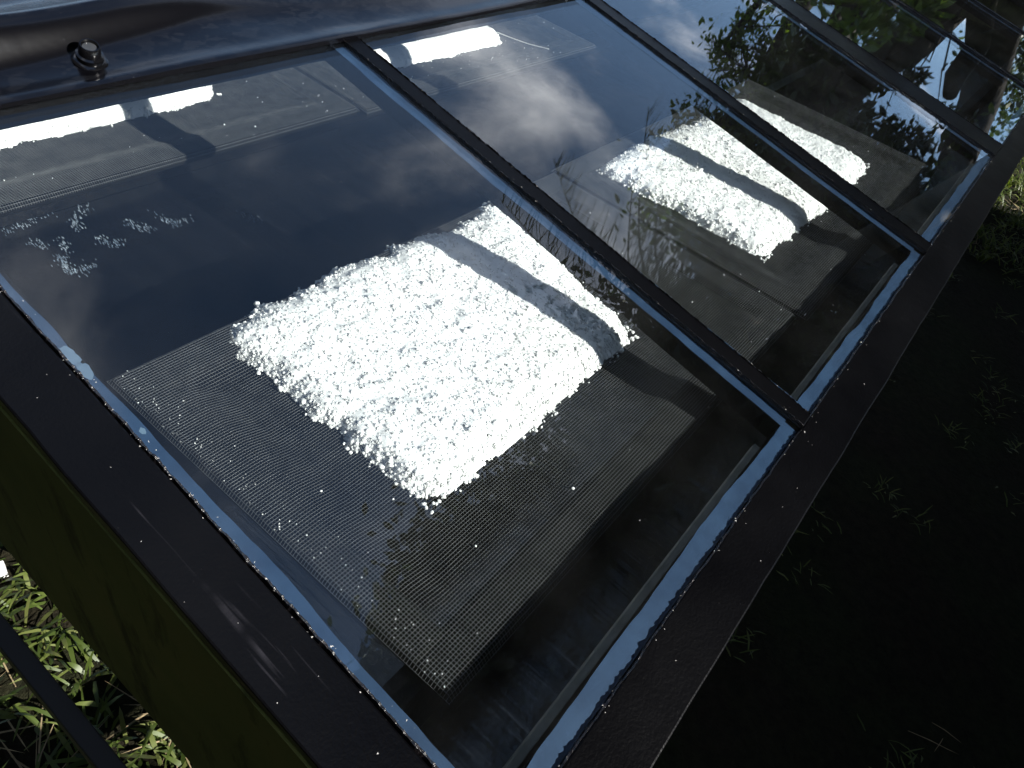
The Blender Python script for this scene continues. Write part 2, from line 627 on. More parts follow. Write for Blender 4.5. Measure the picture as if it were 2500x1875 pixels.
BARS = [(0.993, 1.040), (2.052, 2.118), (3.205, 3.375), (4.445, 4.490), (5.575, 5.620), (6.660, 6.705)]
UEND = 7.75
VTOP = 2.95                                   # far edge of the box, under the sheet


def rail_mesh(u0, u1, v0, v1, n0, n1, along, seed):
    """long timber member with slightly uneven edges"""
    mb = MB()
    L = (v1 - v0) if along == 'v' else (u1 - u0)
    k = max(6, int(L / 0.04))
    vs = []
    for i in range(k + 1):
        s = i / k
        for (a, b) in ((0, 0), (1, 0), (1, 1), (0, 1)):
            w = 0.0022 * fbm(s * L * 6, seed + a * 3.1 + b * 7.7, 0.3)
            if along == 'v':
                vs.append(P((u1 if a else u0) + w, v0 + s * L, n1 if b else n0))
            else:
                vs.append(P(u0 + s * L, (v1 if a else v0) + w, n1 if b else n0))
    fs = []
    for i in range(k):
        for j in range(4):
            j2 = (j + 1) % 4
            q = (i * 4 + j, i * 4 + j2, i * 4 + 4 + j2, i * 4 + 4 + j)
            fs.append(q if along == 'u' else q[::-1])
    fs.append((0, 3, 2, 1) if along == 'u' else (0, 1, 2, 3))
    fs.append(tuple(k * 4 + j for j in ((0, 1, 2, 3) if along == 'u' else (3, 2, 1, 0))))
    mb.add(vs, fs)
    return mb


r_ = rail_mesh(-0.097, -0.004, -0.098, VTOP, -0.020, 0.004, 'v', 1).build('side_rail', M_PAINTS, dryer, bevel=0.0015)
r_['label'] = 'scuffed black rail along the left end of the glass'
rail_mesh(-0.004, 0.022, 0.0, 1.42, -0.06, -0.0125, 'v', 2).build('glazing_ledge', M_PAINT, dryer)
rail_mesh(UEND, UEND + 0.095, -0.098, VTOP, -0.075, 0.004, 'v', 3).build('side_rail', M_PAINT, dryer, bevel=0.0015)
r_ = rail_mesh(-0.002, UEND - 0.002, -0.0985, -0.004, -0.075, -0.0055, 'u', 4).build('bottom_rail', M_PAINT, dryer, bevel=0.0015)
r_['label'] = 'wide black rail along the lower edge of the panes'
rail_mesh(0.023, UEND - 0.002, -0.004, 0.032, -0.06, -0.0125, 'u', 5).build('glazing_ledge', M_PAINT, dryer)
rail_mesh(-0.003, UEND - 0.001, 1.417, 1.51, -0.058, -0.0125, 'u', 6).build('top_rail', M_PAINT, dryer)
for i, (a, b) in enumerate(BARS):
    rail_mesh(a + 0.001, b - 0.001, -0.003, 1.416, -0.0126, 0.0035, 'v', 10 + i).build('glazing_bar', M_PAINT, dryer, bevel=0.001)
    rail_mesh(a - 0.030, b + 0.008, 0.033, 1.416, -0.058, -0.0127, 'v', 30 + i).build('glazing_ledge', M_PAINT, dryer)


def strip(name, m, pn, fixed, lo, hi, along, base, amp, seed, parent, gap=None, n=-0.0118, sign=1):
    """wavy-edged smear of sealant bedded under the glass edge"""
    mb = MB()
    L = hi - lo
    k = int(L / 0.012)
    vs = []
    for i in range(k + 1):
        s = lo + L * i / k
        w = base + amp * fbm(s * 3.1, seed, 0.5) + amp * 0.10 * fbm(s * 14, seed + 9, 0.1)
        w = max(0.006, w)
        e = 0.0012 * fbm(s * 30, seed + 4, 0.7)
        for t_ in (fixed + e, fixed + sign * w):
            for dn in (0.0, 0.0014):
                vs.append(P(t_, s, n + dn) if along == 'v' else P(s, t_, n + dn))
    fs = []
    for i in range(k):
        o = i * 4
        fs += [(o + 1, o + 3, o + 7, o + 5), (o, o + 4, o + 6, o + 2), (o + 2, o + 6, o + 7, o + 3), (o, o + 1, o + 5, o + 4)]
    mb.add(vs, fs)
    return mb.build(name, m, parent)


def caulk_edge(fixed, lo, hi, along, seed, parent, width=0.006, n=0.0):
    mb = MB()
    L = hi - lo
    k = int(L / 0.004)
    vs = []
    for i in range(k + 1):
        s = lo + L * i / k
        e = 0.0018 * fbm(s * 21, seed, 0.2)
        h = 0.0035 + 0.0035 * abs(fbm(s * 60, seed + 2, 0.9)) + 0.002 * random.random()
        w = width * (0.7 + 0.5 * abs(fbm(s * 33, seed + 5, 0.4)))
        for t_, hh in ((fixed + e - w / 2, -0.004), (fixed + e - w / 5, h), (fixed + e + w / 4, h * random.uniform(0.5, 1.0)), (fixed + e + w / 2, -0.004)):
            vs.append(P(t_, s, n + hh) if along == 'v' else P(s, t_, n + hh))
    fs = []
    for i in range(k):
        for j in range(3):
            o = i * 4 + j
            fs.append((o, o + 1, o + 5, o + 4))
    mb.add(vs, fs)
    return mb.build('edge_caulk', M_CAULK, parent)


PANES = []
lo = 0.0
for a, b in BARS:
    PANES.append((lo, a))
    lo = b
PANES.append((lo, UEND))
for i, (a, b) in enumerate(PANES):
    mb = MB()
    mb.slab(a + 0.0025, b - 0.0025, 0.001, 1.398, -0.0098, -0.0015)
    pane = mb.build('glass_pane', M_GLASS, dryer)
    strip('sealant_strip', M_SEAL, pane, 0.0, a + 0.012, b - 0.012, 'u', 0.033, 0.008, 40 + i, pane)
    strip('sealant_strip', M_SEAL, pane, a + 0.001, 0.03, 1.39, 'v', 0.020 if i == 0 else 0.019, 0.006, 60 + i, pane, n=-0.0117)
    strip('sealant_strip', M_SEAL, pane, b - 0.001, 0.03, 1.39, 'v', 0.030, 0.006, 80 + i, pane, n=-0.0117, sign=-1)
    if i < 5:
        caulk_edge(-0.003, a, b, 'u', 100 + i, pane, 0.006, -0.0085)
        caulk_edge(a, 0.0, 1.39, 'v', 120 + i, pane, 0.009 if i == 0 else 0.006)
        caulk_edge(b, 0.0, 1.39, 'v', 140 + i, pane)
    # pale batten lying inside, just behind the lower ledge
    mb = MB()
    q = b - 0.09
    mb.slab(a + 0.045, q, 0.0335, 0.047, -0.0585, -0.04)
    mb.build('batten', M_STRIP, dryer, bevel=0.0008)
# pale voids in the sealant by the left rail
for (u, v, ru, rv, sd) in ((0.0125, 0.873, 0.009, 0.02, 1), (0.0135, 0.838, 0.008, 0.017, 2), (0.016, 0.71, 0.004, 0.006, 3)):
    mb = MB()
    k = 18
    ring = []
    for j in range(k):
        an = 2 * math.pi * j / k
        q = 1 + 0.35 * fbm(math.cos(an) * 1.3, math.sin(an) * 1.3, sd)
        ring.append((u + ru * q * math.cos(an), v + rv * q * math.sin(an)))
    mb.add([P(x, y, -0.0101) for x, y in ring] + [P(x, y, -0.0104) for x, y in ring],
           [tuple(range(k)), tuple(reversed(range(k, 2 * k)))] + [(j, k + j, k + (j + 1) % k, (j + 1) % k) for j in range(k)])
    mb.build('sealant_void', M_SEALP, dryer)

# pale flecks along the joints
mb = MB()
rc = random.Random(5)


def fleck(u, v, n, s):
    c = Vector(P(u, v, n))
    vs = [c + Vector((rc.uniform(-s, s), rc.uniform(-s, s), rc.uniform(0, s * 0.5))) for _ in range(4)]
    mb.add(vs, [(0, 1, 2), (0, 2, 3), (0, 3, 1), (1, 3, 2)])


for a, b in BARS[:4]:
    for _ in range(32):
        fleck(rc.choice((a, b)) + rc.gauss(0, 0.003), rc.uniform(0, 1.39), 0.005, 0.0006 * rc.uniform(0.5, 1.7))
for _ in range(70):
    fleck(rc.gauss(0, 0.005), rc.uniform(0.1, 1.35), 0.005, 0.0006 * rc.uniform(0.4, 1.7))
for _ in range(80):
    fleck(rc.uniform(0, 3.4), -0.004 + rc.gauss(0, 0.004), -0.003, 0.0006 * rc.uniform(0.5, 1.8))
for _ in range(18):
    fleck(rc.uniform(-0.09, -0.01), rc.uniform(0.0, 1.3), 0.004, 0.0005 * rc.uniform(0.3, 1.8))
for _ in range(30):
    fleck(rc.uniform(0.0, 3.0), rc.uniform(-0.09, -0.01), -0.0055, 0.0005 * rc.uniform(0.3, 1.5))
ch = mb.build('pale_flecks', M_FLECK, dryer)
ch['kind'] = 'stuff'

# box sides, floor and stand (level, in metres)
X0, X1 = -0.0425, (UEND + 0.093) * S
YB = 1.36


def zt(y):     # underside of the rails at distance y
    return ZB + y * math.tan(TH) - 0.0102


def side_panel(x0, x1, zlow):
    mb = MB()
    k = 14
    ys = [-0.03 + (YB + 0.01) * i / k for i in range(k + 1)]
    vs = []
    for y in ys:
        for x in (x0, x1):
            vs += [(x, y, zlow), (x, y, zt(y))]
    fs = []
    for i in range(k):
        o = i * 4
        fs += [(o, o + 4, o + 5, o + 1), (o + 2, o + 3, o + 7, o + 6), (o, o + 2, o + 6, o + 4), (o + 1, o + 5, o + 7, o + 3)]
    fs += [(0, 1, 3, 2), (k * 4, k * 4 + 2, k * 4 + 3, k * 4 + 1)]
    mb.add(vs, fs)
    p = mb.build('side_panel', M_PANEL, dryer)
    return p


pl = side_panel(X0 - 0.001, X0 + 0.016, 0.430)
pl['label'] = 'algae green plywood side under the left rail'
mb = MB()
ys_ = [-0.03, YB - 0.02]
mb.hexa([(X0 - 0.0028, ys_[0], zt(ys_[0]) - 0.030), (X0 - 0.0011, ys_[0], zt(ys_[0]) - 0.030), (X0 - 0.0011, ys_[1], zt(ys_[1]) - 0.030), (X0 - 0.0028, ys_[1], zt(ys_[1]) - 0.030),
         (X0 - 0.0028, ys_[0], zt(ys_[0]) - 0.001), (X0 - 0.0011, ys_[0], zt(ys_[0]) - 0.001), (X0 - 0.0011, ys_[1], zt(ys_[1]) - 0.001), (X0 - 0.0028, ys_[1], zt(ys_[1]) - 0.001)])
mb.build('cover_strip', M_PANEL, dryer)
side_panel(X1 - 0.017, X1 - 0.001, 0.435)
mb = MB()
mb.box((X0 + 0.0175, -0.042, 0.515), (X1 - 0.0175, -0.026, 0.683))
mb.build('front_panel', M_PAINT, dryer)
mb = MB()
mb.box((X0 + 0.0175, YB - 0.02, 0.44), (X1 - 0.0175, YB - 0.004, zt(YB) - 0.004))
mb.build('back_panel', M_PAINT, dryer)
mb = MB()
mb.box((X0 + 0.0176, -0.0255, 0.545), (X1 - 0.0176, YB - 0.0205, 0.557))
mb.build('floor_panel', M_FLOOR, dryer)
for x in (-0.0255, 1.15, 2.3, X1 - 0.07):
    for y in (-0.02, YB - 0.09):
        mb = MB()
        mb.box((x, y, -0.02), (x + 0.045, y + 0.045, 0.5445))
        mb.build('leg', M_RAILD, dryer, bevel=0.002)
mb = MB()
mb.box((-0.06, -0.052, 0.305), (X1 - 0.03, -0.0425, 0.348))
mb.build('stretcher', M_RAILD, dryer, bevel=0.002)
mb = MB()
mb.box((-0.06, -0.052, 0.05), (X1 - 0.03, -0.0425, 0.245))  # board added low on the stand to shade the ground behind it
mb.build('shade_board', M_RAILD, dryer, bevel=0.002)
# side stretcher of the stand that shows beneath the left side
mb = MB()
mb.box((-0.089, -0.04, 0.262), (-0.069, YB - 0.02, 0.300))
st_ = mb.build('stretcher', M_RAILD, dryer, bevel=0.0015)
st_['label'] = 'dark rail of the stand below the green side'
for y in (-0.02, YB - 0.09):
    mb = MB()
    mb.box((-0.0685, y, 0.26), (-0.026, y + 0.03, 0.30))
    mb.build('stretcher_block', M_RAILD, dryer)

# sun glints on the floor, put in as pale flakes
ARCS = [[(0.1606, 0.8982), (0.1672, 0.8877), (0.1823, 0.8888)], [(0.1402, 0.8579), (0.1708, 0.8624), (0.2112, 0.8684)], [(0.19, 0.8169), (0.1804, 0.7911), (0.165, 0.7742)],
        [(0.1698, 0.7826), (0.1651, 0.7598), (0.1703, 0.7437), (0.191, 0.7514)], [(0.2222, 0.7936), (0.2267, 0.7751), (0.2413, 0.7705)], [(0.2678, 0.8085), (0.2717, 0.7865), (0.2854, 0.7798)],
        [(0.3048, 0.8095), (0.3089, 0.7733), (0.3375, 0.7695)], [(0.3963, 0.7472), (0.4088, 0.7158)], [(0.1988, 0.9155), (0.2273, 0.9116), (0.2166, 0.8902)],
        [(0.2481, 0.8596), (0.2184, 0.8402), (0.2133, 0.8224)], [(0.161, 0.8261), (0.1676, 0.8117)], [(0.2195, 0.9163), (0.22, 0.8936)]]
mb = MB()


def smear(pts, w):  # scatters pale flakes along one painted glint
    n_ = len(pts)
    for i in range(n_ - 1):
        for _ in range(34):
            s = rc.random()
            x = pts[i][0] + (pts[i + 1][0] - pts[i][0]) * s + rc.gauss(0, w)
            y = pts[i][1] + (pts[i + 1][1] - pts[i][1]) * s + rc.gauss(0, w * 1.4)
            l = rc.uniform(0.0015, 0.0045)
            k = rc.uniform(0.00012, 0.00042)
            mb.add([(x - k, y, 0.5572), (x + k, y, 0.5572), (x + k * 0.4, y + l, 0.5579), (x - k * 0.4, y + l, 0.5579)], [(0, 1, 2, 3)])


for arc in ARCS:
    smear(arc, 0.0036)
M_GLINT = m_simple('painted_glint', (0.12, 0.16, 0.22), (0.34, 0.4, 0.48), 60, 0.5, 0, lo=0.4, hi=0.6)  # pale colour standing in for sunlight glinting on the floor
sm_ = mb.build('floor_glints', M_GLINT, dryer)
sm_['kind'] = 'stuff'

# ---------------------------------------------------------------- cover sheet over the top end
cover = empty('cover_sheet', P(0.4, 1.5, 0.01))
tag(cover, 'black dusty plastic sheet humped over the top end of the dryer', 'plastic sheet')
cover.location = (0, 0, 0)


def sheet_n(u, v):
    A = 1.0 / (1.0 + math.exp((u - 0.68) / 0.10)) * 0.85 + 0.15
    A *= 1.0 + 0.12 * math.sin(u * 9 + 1.0)
    vr = 1.545 + 0.05 * math.exp(-((u - 0.75) / 0.3) ** 2) - 0.03 * max(0, 0.35 - u)
    d = v - vr
    if d < 0:
        h = 0.062 / (1 + math.exp(-(d + 0.040) / 0.0125))
    else:
        h = 0.060 * math.exp(-(d / 0.07) ** 2) + 0.004
    base = 0.008 + 0.012 * math.exp(-((v - 1.40) / 0.03) ** 2) * 0.5
    base += 0.004 * noise.noise(Vector((u * 2.2, v * 4, 1.0))) + 0.0022 * noise.noise(Vector((u * 7, v * 9, 4.0)))
    if v < 1.40:
        base -= (1.40 - v) * 0.35
    return base + A * h


us = np.linspace(-0.13, UEND + 0.12, 260)
vs_ = np.concatenate([np.linspace(1.3935, 1.75, 60), np.linspace(1.78, VTOP + 0.05, 24)])
mb = MB()
vl = []
for v in vs_:
    for u in us:
        e = 0.003 * noise.noise(Vector((u * 1.7, 0, 3))) * math.exp(-(v - 1.39) / 0.05)
        vl.append(P(u, v + e, sheet_n(u, v)))
nu, nv = len(us), len(vs_)
fl = [(i * nu + j, i * nu + j + 1, (i + 1) * nu + j + 1, (i + 1) * nu + j) for i in range(nv - 1) for j in range(nu - 1)]
mb.add(vl, fl)
# turned-down lip along the front edge
lip = []
for u in us:
    e = 0.003 * noise.noise(Vector((u * 1.7, 0, 3)))
    lip += [P(u, 1.3935 + e, sheet_n(u, 1.3935)), P(u, 1.3945 + e, 0.0005)]
mb.add(lip, [(2 * j, 2 * j + 1, 2 * j + 3, 2 * j + 2) for j in range(nu - 1)])
sh = mb.build('sheet', M_SHEET, cover, smooth=True)


def lathe(name, prof, c, m, parent, k=28):
    """profile of (radius, height) turned about the sheet normal at c = (u, v, n)"""
    ax_u, ax_v, ax_n = Vector((1, 0, 0)), Vector((0, CT, ST)), Vector((0, -ST, CT))
    tilt = (ax_n - ax_v * 0.16 - ax_u * 0.03).normalized()
    a = tilt.cross(ax_u).normalized()
    b = tilt.cross(a)
    o = Vector(P(*c))
    mb = MB()
    vs = []
    for r, h in prof:
        for j in range(k):
            an = 2 * math.pi * j / k
            vs.append(o + (a * math.cos(an) + b * math.sin(an)) * r + tilt * h)
    fs = [(i * k + j, i * k + (j + 1) % k, (i + 1) * k + (j + 1) % k, (i + 1) * k + j) for i in range(len(prof) - 1) for j in range(k)]
    fs.append(tuple(reversed(range(k))))
    fs.append(tuple((len(prof) - 1) * k + j for j in range(k)))
    mb.add(vs, fs)
    ob = mb.build(name, m, parent, smooth=True)
    es = ob.modifiers.new('split', 'EDGE_SPLIT')
    es.split_angle = R(40)
    return ob


kb = (0.407, 1.470, sheet_n(0.407, 1.470) - 0.004)
vb = lathe('filler_neck', [(0.0145, 0), (0.0145, 0.0035), (0.0125, 0.005), (0.0105, 0.0055), (0.0112, 0.0065), (0.0112, 0.0095), (0.0092, 0.0105),
                      (0.0086, 0.018), (0.0078, 0.0192), (0.0070, 0.0192), (0.0066, 0.0165), (0.0066, 0.0150)], kb, M_BUNG, cover)
vb['label'] = 'small black threaded filler neck standing on the sheet'
M_CAPG = m_simple('grey_plug', (0.02, 0.022, 0.025), (0.035, 0.037, 0.04), 90, 0.4, 0.1, 0.0005)
lathe('plug', [(0.0064, 0.0140), (0.0064, 0.0163), (0.0060, 0.0167)], kb, M_CAPG, vb)

# ---------------------------------------------------------------- drying trays
LOWZ, UPZ = 0.679, 0.611


def make_screen(lx, ly, seed, pitch=0.0028, rad=0.00020):
    """woven wire screen stretched over a frame, wrapping down at the rim; origin at one lower corner"""
    fr = 0.045

    def z(x, y):
        e = min(x, lx - x, y, ly - y)
        s = min(1.0, max(0.0, (e - fr * 0.75) / 0.035))
        s = s * s * (3 - 2 * s)
        d = -0.0075 * s + 0.0018 * s * noise.noise(Vector((x * 9 + seed, y * 9, seed)))
        if e < 0.004:
            d -= (0.004 - e) * 1.2
        return d
    wires = []
    nx, ny = int(lx / pitch), int(ly / pitch)
    K1, K2 = 64, 44
    V, F, o = [], [], 0
    for along in (0, 1):
        cnt, L, K = (ny, lx, K1) if along == 0 else (nx, ly, K2)
        s = np.concatenate([[-0.0, 0.0015, 0.004], np.linspace(0.008, L - 0.008, K - 6), [L - 0.004, L - 0.0015, L]])
        K = len(s)
        for i in range(cnt + 1):
            c = i * (ly if along == 0 else lx) / cnt
            wob = [0.0009 * noise.noise(Vector((q * 4.0, c * 6.0, seed + along * 5))) for q in s]
            if along == 0:
                pts = np.array([(q, c + w_, z(q, c)) for q, w_ in zip(s, wob)])
            else:
                pts = np.array([(c + wob[0], -0.0008, -0.0065), (c + wob[0], -0.0008, -0.0045)] + [(c + w_, q, z(c, q) + 0.0003) for q, w_ in zip(s, wob)])
            K = len(pts)
            ring = np.zeros((K, 3, 3))
            for j, (da, dz) in enumerate(((-0.87, -0.5), (0.87, -0.5), (0.0, 1.0))):
                ring[:, j] = pts
                ring[:, j, 1 - along] += da * rad
                ring[:, j, 2] += dz * rad
            V.append(ring.reshape(-1, 3))
            a = np.arange(K - 1)[:, None, None] * 3
            q = np.array([[(0, 1, 4, 3)], [(1, 2, 5, 4)], [(2, 0, 3, 5)]]).reshape(1, 3, 4)
            F.append((a + q).reshape(-1, 4) + o)
            o += K * 3
    me = np_mesh('screen', np.concatenate(V), np.concatenate(F))
    me.materials.append(M_WIRE)
    me.shade_smooth()
    return me


SCREENS = [make_screen(0.648, 0.385, 1.0), make_screen(0.697, 0.403, 5.0)]


def make_tray(loc, lx, ly, me, label):
    t = empty('drying_tray', loc)
    tag(t, label, 'tray', 'mesh drying trays inside the dryer')
    link('screen', me, M_WIRE, t)
    for (a, b) in (((0.002, 0.002), (lx - 0.002, 0.034)), ((0.002, ly - 0.034), (lx - 0.002, ly - 0.002)),
                   ((0.002, 0.0345), (0.034, ly - 0.0345)), ((lx - 0.034, 0.0345), (lx - 0.002, ly - 0.0345))):
        mb = MB()
        mb.box((a[0], a[1], -0.014), (b[0], b[1], -0.0016))
        mb.build('frame_bar', M_TRAY, t, bevel=0.002)
    return t


make_tray((0.053, 0.078, LOWZ), 0.648, 0.385, SCREENS[0], 'grey mesh tray under the nearest pane, carrying the largest salt heap')
make_tray((0.707, 0.066, LOWZ), 0.697, 0.403, SCREENS[1], 'lower mesh tray under the second and third panes with a shadow-striped heap')
make_tray((0.037, 0.828, UPZ), 0.648, 0.385, SCREENS[0], 'mesh tray at the top end under the nearest pane, by the filler neck')
make_tray((0.690, 0.815, UPZ), 0.697, 0.403, SCREENS[1], 'mesh tray at the top end under the second pane, cloud reflected below it')
mb = MB()
mb.tube([(0.519, 0.147, -0.0055), (0.529, 0.115, -0.0062), (0.540, 0.075, -0.005), (0.551, 0.030, 0.0008)], 0.0009, 5)
th_ = mb.build('mesh_crease', M_SALT, bpy.data.objects['drying_tray.003'])
th_['label'] = 'bright white salted crease across the mesh'
# bearers the trays rest on
for (y, z) in ((0.10, LOWZ), (0.42, LOWZ), (0.87, UPZ), (1.2, UPZ)):
    mb = MB()
    mb.box((X0 + 0.018, y, 0.5575), (X1 - 0.018, y + 0.02, z - 0.0145))
    mb.build('tray_bearer', M_PAINT, dryer)

# ---------------------------------------------------------------- salt heaps
ico_v = []
phi = (1 + 5 ** 0.5) / 2
for a in (-1, 1):
    for b in (-phi, phi):
        ico_v += [(0, a, b), (a, b, 0), (b, 0, a)]
ico_v = np.array(ico_v) / math.sqrt(1 + phi * phi)


def hull_faces(v):
    f = []
    for i in range(12):
        for j in range(i + 1, 12):
            for k in range(j + 1, 12):
                d = [np.linalg.norm(v[i] - v[j]), np.linalg.norm(v[j] - v[k]), np.linalg.norm(v[i] - v[k])]
                if max(d) < 1.2:
                    n = np.cross(v[j] - v[i], v[k] - v[i])
                    f.append((i, j, k) if n @ v[i] > 0 else (i, k, j))
    return np.array(f)


ico_f = hull_faces(ico_v)


def grains(pos, rad, r):
    n = len(pos)
    V = ico_v[None] * (1 + r.uniform(-0.34, 0.30, (n, 12, 1)))
    V = V * r.uniform(0.65, 1.3, (n, 1, 3))
    ang = r.uniform(0, 2 * np.pi, n)
    c, s = np.cos(ang), np.sin(ang)
    x = V[..., 0] * c[:, None] - V[..., 1] * s[:, None]
    y = V[..., 0] * s[:, None] + V[..., 1] * c[:, None]
    V = np.stack([x, y, V[..., 2]], -1) * rad[:, None, None] + pos[:, None]
    F = (ico_f[None] + 12 * np.arange(n)[:, None, None]).reshape(-1, 3)
    return V.reshape(-1, 3), F


def make_heap(x0, x1, y0, y1, zb, hgt, ngr, seed, label, skew=0.0, skr=0.0):
    r = np.random.default_rng(seed)
    t = empty('salt_heap', ((x0 + x1) / 2, (y0 + y1) / 2, zb))
    cx, cy = (x0 + x1) / 2, (y0 + y1) / 2
    tag(t, label, 'salt', 'heaps of sea salt drying on the trays')

    def inside(x, y):
        """signed distance inside the ragged outline"""
        k = (y - y0) / (y1 - y0)
        xa = x0 - skew * k + 0.010 * fbm(y * 9, seed, 0.2) + 0.004 * fbm(y * 45, seed, 3)
        xb = x1 + skr * k + 0.010 * fbm(y * 9, seed + 4, 0.2) + 0.004 * fbm(y * 45, seed, 5)
        ya = y0 + 0.009 * fbm(x * 8, seed + 8, 0.2) + 0.004 * fbm(x * 45, seed, 7)
        yb = y1 + 0.014 * fbm(x * 7, seed + 12, 0.2) + 0.005 * fbm(x * 40, seed, 9)
        a, b, c, d = x - xa, xb - x, y - ya, yb - y
        m = min(a, b, c, d)
        if m > 0:
            # round the corners
            m1, m2 = sorted((min(a, b), min(c, d)))
            rr = 0.028
            if m1 < rr and m2 < rr:
                m = rr - math.hypot(rr - m1, rr - m2)
        return m

    def height(x, y):
        d = inside(x, y)
        if d <= 0:
            return -0.002
        e = 1 - math.exp(-d / 0.012)
        return e * hgt * (1.0 + 0.15 * fbm(x * 11, y * 11, seed)) + min(1, d / 0.01) * 0.0012 * fbm(x * 70, y * 70, seed) + min(1, d / 0.01) * 0.0009 * fbm(x * 32, y * 32, seed + 3)
    step = 0.0024
    nx, ny = int((x1 - x0 + 0.06 + skew + skr) / step), int((y1 - y0 + 0.06) / step)
    X = x0 - 0.03 - skew + np.arange(nx) * step
    Y = y0 - 0.03 + np.arange(ny) * step
    H = np.array([[height(x, y) for x in X] for y in Y])
    vv, ff = [], []
    keep = H > 0
    idx = -np.ones((ny, nx), int)
    cells = []
    for j in range(ny - 1):
        for i in range(nx - 1):
            if keep[j:j + 2, i:i + 2].any():
                cells.append((j, i))
                for jj, ii in ((j, i), (j, i + 1), (j + 1, i + 1), (j + 1, i)):
                    if idx[jj, ii] < 0:
                        idx[jj, ii] = len(vv)
                        vv.append((X[ii] - cx, Y[jj] - cy, max(H[jj, ii], -0.001)))
                ff.append((idx[j, i], idx[j, i + 1], idx[j + 1, i + 1], idx[j + 1, i]))
    nb = len(vv)
    edges = {}
    for q in ff:
        for i in range(4):
            e = (q[i], q[(i + 1) % 4])
            edges[e] = edges.get(e, 0) + 1
    vv += [(x, y, -0.0012) for x, y, z in vv]
    ff += [tuple(i + nb for i in reversed(q)) for q in ff[:]]
    ff += [(e[1], e[0], e[0] + nb, e[1] + nb) for e in edges if (e[1], e[0]) not in edges]
    vv = [(x, y, max(z, -0.0004)) if i < nb else (x, y, z) for i, (x, y, z) in enumerate(vv)]
    mb = MB()
    mb.add(vv, ff)
    body = mb.build('salt_bed', M_SALT, t, smooth=True)
    # grains over the surface and spilling at the rim
    ps, rs = [], []
    tries = 0
    while len(ps) < ngr and tries < ngr * 12:
        tries += 1
        x = r.uniform(X[0], X[-1])
        y = r.uniform(Y[0], Y[-1])
        d = inside(x, y)
        if d < -0.007:
            continue
        if d < 0 and r.random() > math.exp(d / 0.0016):
            continue
        if d > 0.012 and r.random() < 0.5:
            continue
        cl = fbm(x * 38, y * 38, seed + 2)
        rad = r.uniform(0.0007, 0.0018) * (1.0 + 0.55 * max(0, cl)) * (1.9 if r.random() < 0.04 else 1.0)
        if d < 0.008:
            rad *= 1.15
        ps.append((x - cx, y - cy, max(height(x, y), 0) + rad * (r.uniform(-0.85, -0.1) if d > 0.009 else r.uniform(-0.6, 0.15))))
        rs.append(rad)
    v, f = grains(np.array(ps), np.array(rs), r)
    me = np_mesh('salt_grains', v, f)
    me.shade_smooth()
    gr = link('salt_grains', me, M_SALT, t)
    gr['kind'] = 'stuff'
    return t


SAG = 0.0065
make_heap(0.160, 0.497, 0.194, 0.460, LOWZ - SAG, 0.0155, 13000, 3, 'largest heap of white salt, under the nearest pane', 0.006, 0.070)
make_heap(0.785, 1.285, 0.163, 0.440, LOWZ - SAG, 0.0155, 15000, 8, 'white salt heap lying under the bar between second and third panes')
make_heap(0.08, 0.528, 0.958, 1.195, UPZ - SAG, 0.019, 5500, 13, 'salt heap cut off by the black sheet beside the filler neck')
make_heap(0.80, 1.195, 0.924, 1.175, UPZ - SAG, 0.021, 5500, 21, 'salt heap at the top end of the second pane, against the black sheet')

rs_ = np.random.default_rng(77)
sp, sr = [], []
for (x0, x1, y0, y1, z, n) in ((0.06, 0.70, 0.085, 0.46, LOWZ, 42), (0.71, 1.40, 0.06, 0.465, LOWZ, 36), (0.06, 0.68, 0.83, 1.0, UPZ, 45), (0.70, 1.38, 0.82, 0.98, UPZ, 70)):
    for _ in range(n):
        x, y = rs_.uniform(x0, x1), rs_.uniform(y0, y1)
        rad = rs_.uniform(0.0004, 0.0010) * (1.5 if rs_.random() < 0.12 else 1)
        e = min(x - x0, x1 - x, y - y0, y1 - y)
        sag = -0.0075 * min(1, max(0, (e - 0.03) / 0.035))
        sp.append((x, y, z + sag + rad * 0.6 + 0.0004))
        sr.append(rad)
# grains caught along the near tray's left rim
for _ in range(90):
    sp.append((0.055 + abs(rs_.normal(0, 0.014)), rs_.uniform(0.08, 0.46), LOWZ + 0.0008))
    sr.append(rs_.uniform(0.0003, 0.0007))
v, f = grains(np.array(sp), np.array(sr), rs_)
ls = link('loose_salt', np_mesh('loose_salt', v, f), M_SALT)
tag(ls, 'single white salt grains scattered over the tray meshes', kind='stuff')

# ---------------------------------------------------------------- white offcut on the ground by the stand
mb = MB()
mb.hexa([(-0.085, 0.845, 0.0), (-0.006, 0.815, 0.0), (0.000, 0.838, 0.0), (-0.08, 0.870, 0.0),
         (-0.085, 0.845, 0.014), (-0.006, 0.815, 0.014), (0.000, 0.838, 0.014), (-0.08, 0.870, 0.014)])
wo = mb.build('board_offcut', M_WHITE, bevel=0.001)
tag(wo, 'small white board end lying in the sun beyond the green side', 'offcut')


